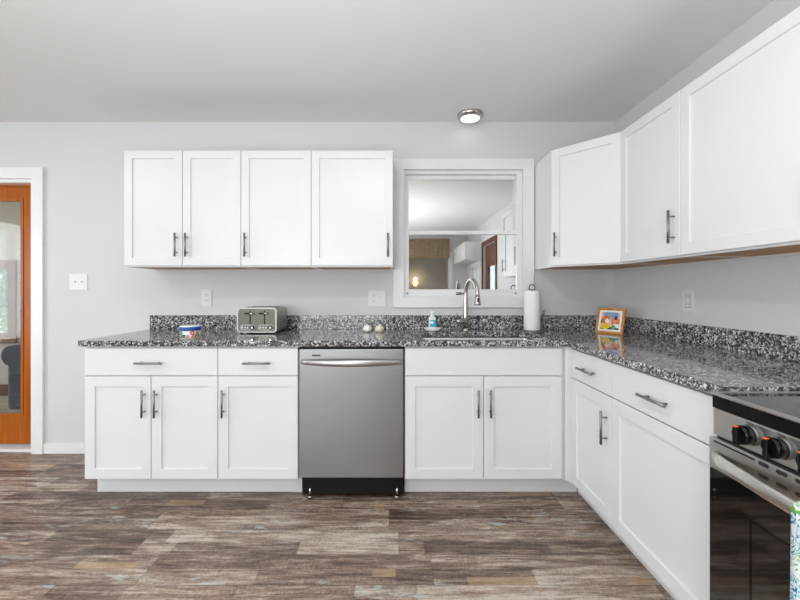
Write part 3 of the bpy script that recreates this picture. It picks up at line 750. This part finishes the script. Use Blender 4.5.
# ================================================================== CEILING LIGHTS
def disc_light(x, y, r, label, power):
    o = empty('ceiling_light', (x, y, H), label=label, cat='ceiling light', group='ceiling lights')
    MB().lathe([(r, 0), (r, -.35), (r*.96, -.75), (r*.80, -1.15), (r*.74, -1.15), (r*.74, -.6), (0, -.6)], n=48).build('ring', M['faucet'], o)
    MB().lathe([(r*.74, -1.0), (r*.74, -1.18), (r*.5, -1.3), (0, -1.35)], n=48).build('lens', M['lens'], o)
    l = bpy.data.lights.new('ceiling_light_bulb', 'AREA'); l.shape = 'DISK'; l.size = r*1.5*IN; l.energy = power; l.color = (1, .985, .95)
    lo = bpy.data.objects.new('ceiling_light_bulb', l); COL.objects.link(lo); lo.parent = o; lo.location = (0, 0, -1.6*IN)
disc_light(20.6, -4.6, 3.6, 'small round nickel-rimmed ceiling light above the window', 0.04)
for (x, y) in ADDED_CEIL_LIGHTS: disc_light(x, y, 5, 'unseen round nickel-rimmed ceiling light added to brighten the middle of the room', 9)

# ================================================================== WALL PLATES
def plate(name, loc, rz, w_, h_, label, cat, kind):
    o = empty(name, loc, rz, label=label, cat=cat)
    MB().box(-w_/2, w_/2, -.22, 0, -h_/2, h_/2, .08, 2).build('plate', M['white_plastic'], o)
    for (cx, what) in kind:
        if what == 'toggle':
            MB().box(cx-.2, cx+.2, -.26, -.2, -.48, .48, .03).build('toggle_slot', M['white_plastic'], o)
            MB().box(cx-.16, cx+.16, -.62, -.22, -.1, .32, .06).build('toggle', M['white_plastic'], o)
        elif what == 'outlet':
            for cz in (.78, -.78):
                s_ = MB().tube([(cx, -.2, cz), (cx, -.27, cz)], .66, 24).build('socket', M['white_plastic'], o)
                MB().box(cx-.28, cx-.2, -.285, -.26, cz-.05, cz+.27).box(cx+.2, cx+.28, -.285, -.26, cz-.05, cz+.27).box(cx-.08, cx+.08, -.285, -.26, cz-.38, cz-.22).build('socket_hole', M['dark'], s_)
        else:
            MB().poly(rect(cx-.72, cx+.72, -1.4, 1.4), [rect(cx-.64, cx+.64, -1.32, 1.32)], -.235, -.2, 'y').build('insert_gap', M['badge'], o)
            s_ = MB().box(cx-.64, cx+.64, -.27, -.2, -1.32, 1.32, .04).build('insert', M['white_plastic'], o)
            for cz in (.78, -.78): MB().box(cx-.28, cx-.2, -.29, -.26, cz-.05, cz+.27).box(cx+.2, cx+.28, -.29, -.26, cz-.05, cz+.27).build('socket_hole', M['dark'], s_)
plate('light_switch', (-91.9, 0, 49.6), 0, 5.2, 4.8, 'white double toggle switch plate on the wall beside the orange door', 'light switch', [(-.95, 'toggle'), (.95, 'toggle')])
plate('wall_outlet', (-54.9, 0, 45.1), 0, 3.1, 4.9, 'white wall outlet above the counter between tub and toaster', 'outlet', [(0, 'outlet')])
plate('wall_outlet', (-5.5, 0, 44.9), 0, 5.1, 4.7, 'wide white outlet and switch plate just left of the window', 'outlet', [(-.95, 'outlet'), (.95, 'toggle')])
plate('wall_outlet', (XR, -27.6, 44.9), -90, 3.1, 4.9, 'white outlet on the right wall under the wall cabinets', 'outlet', [(0, 'gfci')])

# ================================================================== TOASTER
ts = empty('toaster', (-35.8, -12.4, 36), label='stainless four-slice toaster with two levers on the granite counter', cat='toaster')
prof = rrect(-5.1, 5.1, .35, 6.75, 1.0, 6)
MB().poly(prof, [], .45, 9.2, 'y', .12).build('shell', M['toast_body'], ts)
for f in ts.children[-1].data.polygons: f.use_smooth = False
MB().poly(rrect(-5.15, 5.15, .3, 6.8, 1.0, 6), [rrect(-4.75, 4.75, .65, 6.4, .75, 6)], 0, .5, 'y', .06).build('front_rim', M['toast_body'], ts)
MB().poly(rrect(-4.74, 4.74, .66, 6.39, .75, 6), [], .12, .45, 'y').build('front_panel', M['toast_front'], ts)
for x in (-4.3, 4.3):
    for y in (1.2, 8.2): MB().tube([(x, y, 0), (x, y, .4)], .45, 14).build('foot', M['black'], ts)
for x in (-3.3, -1.3, 1.3, 3.3): MB().box(x-.45, x+.45, 1.4, 8.0, 6.74, 6.78, .01).build('bread_slot', M['dark'], ts)
for x in (-1.75, 1.95):
    MB().box(x-.16, x+.16, .08, .16, 2.45, 6.0, .02).build('lever_slot', M['black'], ts)
    lv = MB().box(x-1.3, x+.35, -.55, .05, 5.1, 5.45, .1, 2).build('lever', M['black'], ts)
    MB().tube([(x+.25, -.6, 5.3), (x+.9, -.6, 5.3)], .26, 12).build('lever_tip', M['chrome'], lv)
for x in (-2.4, 2.3):
    p_ = MB().poly(rrect(x-1.95, x+1.95, .95, 2.35, .68, 8), [rrect(x-1.8, x+1.8, 1.1, 2.2, .54, 8)], 0.02, .14, 'y').build('control_border', M['toast_body'], ts)
    MB().poly(rrect(x-1.8, x+1.8, 1.1, 2.2, .54, 8), [], .05, .14, 'y').build('control_plate', M['toast_front'], p_)
    for i in range(3): MB().tube([(x-1.35+i*.7, .05, 1.62), (x-1.35+i*.7, -.06, 1.62)], .2, 12).build('button', M['white_mark'], p_)
    MB().tube([(x+1.25, .05, 1.65), (x+1.25, -.3, 1.65)], .58, 20).build('dial', M['black'], p_)
    MB().tube([(x+1.25, -.28, 1.65), (x+1.25, -.42, 1.65)], .3, 16).build('dial_cap', M['chrome'], p_)
cord = MB().tube([(5.0, 8.8, 1.0), (5.6, 9.3, 1.2), (6.3, 9.6, 1.0), (6.8, 9.4, .4), (6.4, 8.8, .15), (5.2, 8.6, .15)], .15, 8).build('cord', M['black'], ts)

# ================================================================== TUB WITH COLOURED LETTERS
tb = empty('food_tub', (-48.7, -20.2, 36), label='small round white tub with blue lid and coloured letters on the left counter', cat='tub')
MB().lathe([(0, 0), (2.15, 0), (2.25, .1), (2.4, 2.1), (2.3, 2.1), (2.1, .2), (0, .2)], n=48).build('cup', M['label_white'], tb)
MB().lathe([(2.44, 2.0), (2.62, 2.0), (2.66, 2.15), (2.66, 2.75), (2.55, 2.85), (2.3, 2.8), (0, 2.8)], n=48).build('rim', M['blue'], tb)
MB().lathe([(2.3, 2.8), (2.35, 3.05), (2.1, 3.15), (0, 3.15)], n=48).build('lid', M['clear'], tb)
tb.scale = (.93, .93, .95)
def letter(ch, ang, size, m, parent, zc, rad):
    c = bpy.data.curves.new('letter', 'FONT'); c.body = ch; c.size = size; c.extrude = .03; c.align_x = 'CENTER'; c.offset = size*.015
    tmp = bpy.data.objects.new('tmp', c); COL.objects.link(tmp)
    dg = bpy.context.evaluated_depsgraph_get(); me = bpy.data.meshes.new_from_object(tmp.evaluated_get(dg))
    bpy.data.objects.remove(tmp); bpy.data.curves.remove(c)
    for v in me.vertices:
        a = R(ang) + v.co.x/rad; r = rad + v.co.z
        v.co = Vector((r*math.sin(a), -r*math.cos(a), zc + v.co.y))*IN
    me.materials.clear(); me.materials.append(m); me.name = 'letter'
    o = bpy.data.objects.new('letter', me); COL.objects.link(o); o.parent = parent; return o
vx = -26   # the tub faces the camera, which stands to its right
vx = 26
for ch, a, mm, sz in (('B', -34, 'green_letter', 2.3), ('e', -10, 'navy_letter', 1.7), ('a', 10, 'orange_letter', 1.6), ('9', 34, 'red_letter', 2.3), ('A', 62, 'green_letter', 2.2)):
    letter(ch, a+vx-20, sz, M[mm], tb, .28, 2.5)
letter('c', -68+vx-8, 1.8, M['teal'], tb, .38, 2.36)

# ================================================================== SMALL THINGS ON THE COUNTER
o1 = MB().lathe([(0, 0), (.75, 0), (1.1, .45), (1.15, .95), (.85, 1.5), (.35, 1.85), (.15, 2.1), (0, 2.1)], n=48, lobes=6, lobe=.06).build('round_ornament', M['ceramic'], None, (-7.8, -7.6, 36))
tag(o1, 'small round white ceramic ornament left of the pair by the backsplash', 'ornament', 'small round ornaments')
o2 = MB().lathe([(0, 0), (.8, 0), (1.15, .45), (1.15, .95), (.9, 1.5), (.4, 1.85), (.2, 2.0), (0, 2.0)], n=48, lobes=5, lobe=.08).build('round_ornament', M['cream'], None, (-4.5, -7.6, 36))
tag(o2, 'small round cream-green ornament, the yellower of the pair by the backsplash', 'ornament', 'small round ornaments')

ds = MB().lathe([(0, 0), (1.3, 0), (1.9, .35), (2.45, 1.0), (2.35, 1.05), (1.8, .5), (1.2, .25), (0, .25)], n=48).build('soap_dish', M['ceramic'], None, (10.0, -6.4, 36))
tag(ds, 'shallow round white dish under the soap bottle left of the faucet', 'dish')
sb = empty('soap_bottle', (9.9, -6.4, 36.26), label='small clear soap bottle with teal label standing in the white dish', cat='bottle')
MB().poly(rrect(-1.0, 1.0, -.6, .6, .5, 6), [], 0, 3.7, 'z', .15).build('body', M['clear'], sb)
MB().poly(rrect(-.8, 1.03, -.64, .3, .3, 4), [], 1.0, 2.9, 'z', .03).build('label', M['teal'], sb)
MB().box(-.62, .25, -.67, -.6, 1.9, 2.6, .02).build('label_patch', M['label_white'], sb)
MB().tube([(0, 0, 3.7), (0, 0, 4.1)], [.75, .45], 20).tube([(0, 0, 4.1), (0, 0, 5.2)], .42, 20).build('cap', M['label_white'], sb)

ph = empty('paper_towel_holder', (36.9, -7.0, 36), label='wire paper towel holder with round base beside the window', cat='paper towel holder')
MB().lathe([(0, 0), (3.3, 0), (3.35, .15), (3.0, .38), (0, .42)], n=48).build('base', M['nickel'], ph)
MB().tube([(0, 0, .4), (0, 0, 11.3)] , .18, 10).build('rod', M['nickel'], ph)
MB().tube([(-.75, 0, 11.3)]+[(-.75*math.cos(R(a)), 0, 12.0+.75*math.sin(R(a))) for a in range(0, 181, 20)]+[(.75, 0, 11.3)], .17, 10).box(-.9, .9, -.18, .18, 11.28, 11.5, .05).build('loop', M['nickel'], ph)
MB().tube([(3.15, 0, .2), (3.15, 0, 5.6)], .15, 10).tube([(3.15, 0, 4.4), (3.15, 0, 5.8)], .28, 12).build('arm', M['nickel'], ph)
pr = MB().lathe([(.8, 0), (2.05, 0), (2.12, .1), (2.12, 10.5), (2.05, 10.6), (.8, 10.6), (.8, 0)], n=48).build('paper_towel_roll', M['paper'], None, (36.9, -7.0, 36.5))
tag(pr, 'white paper towel roll standing on the wire holder beside the window', 'paper towel')

# picture frame in the corner, leaning back on its easel leg
pf = empty('picture_frame', (55.6, -11.2, 36.0), -58, label='golden wood picture frame with colourful picture leaning in the counter corner', cat='picture frame')
tilt = Matrix.Translation((0, -.7, .02)) @ Matrix.Rotation(R(-13), 4, 'X')
def TF(mb): return mb.xform(tilt)
TF(MB().poly(rect(-3.55, 3.55, 0, 6.75), [rect(-2.9, 2.9, .65, 6.1)], 0, .6, 'y', .12)).build('frame', M['frame_wood'], pf)
TF(MB().poly(rect(-2.95, 2.95, .6, 6.15), [rect(-2.45, 2.45, 1.1, 5.65)], .15, .3, 'y')).build('mat', M['label_white'], pf)
pic = MB().box(-2.7, 2.7, .25, .35, .85, 5.9).build('picture', M['picture'], pf); pic.matrix_local = Matrix.Translation((0, -.7*IN, .02*IN)) @ Matrix.Rotation(R(-13), 4, 'X')
MB().tube([(0, 2.6, .1), (0, .75, 4.2)], .22, 8).build('easel_leg', M['frame_wood'], pf)
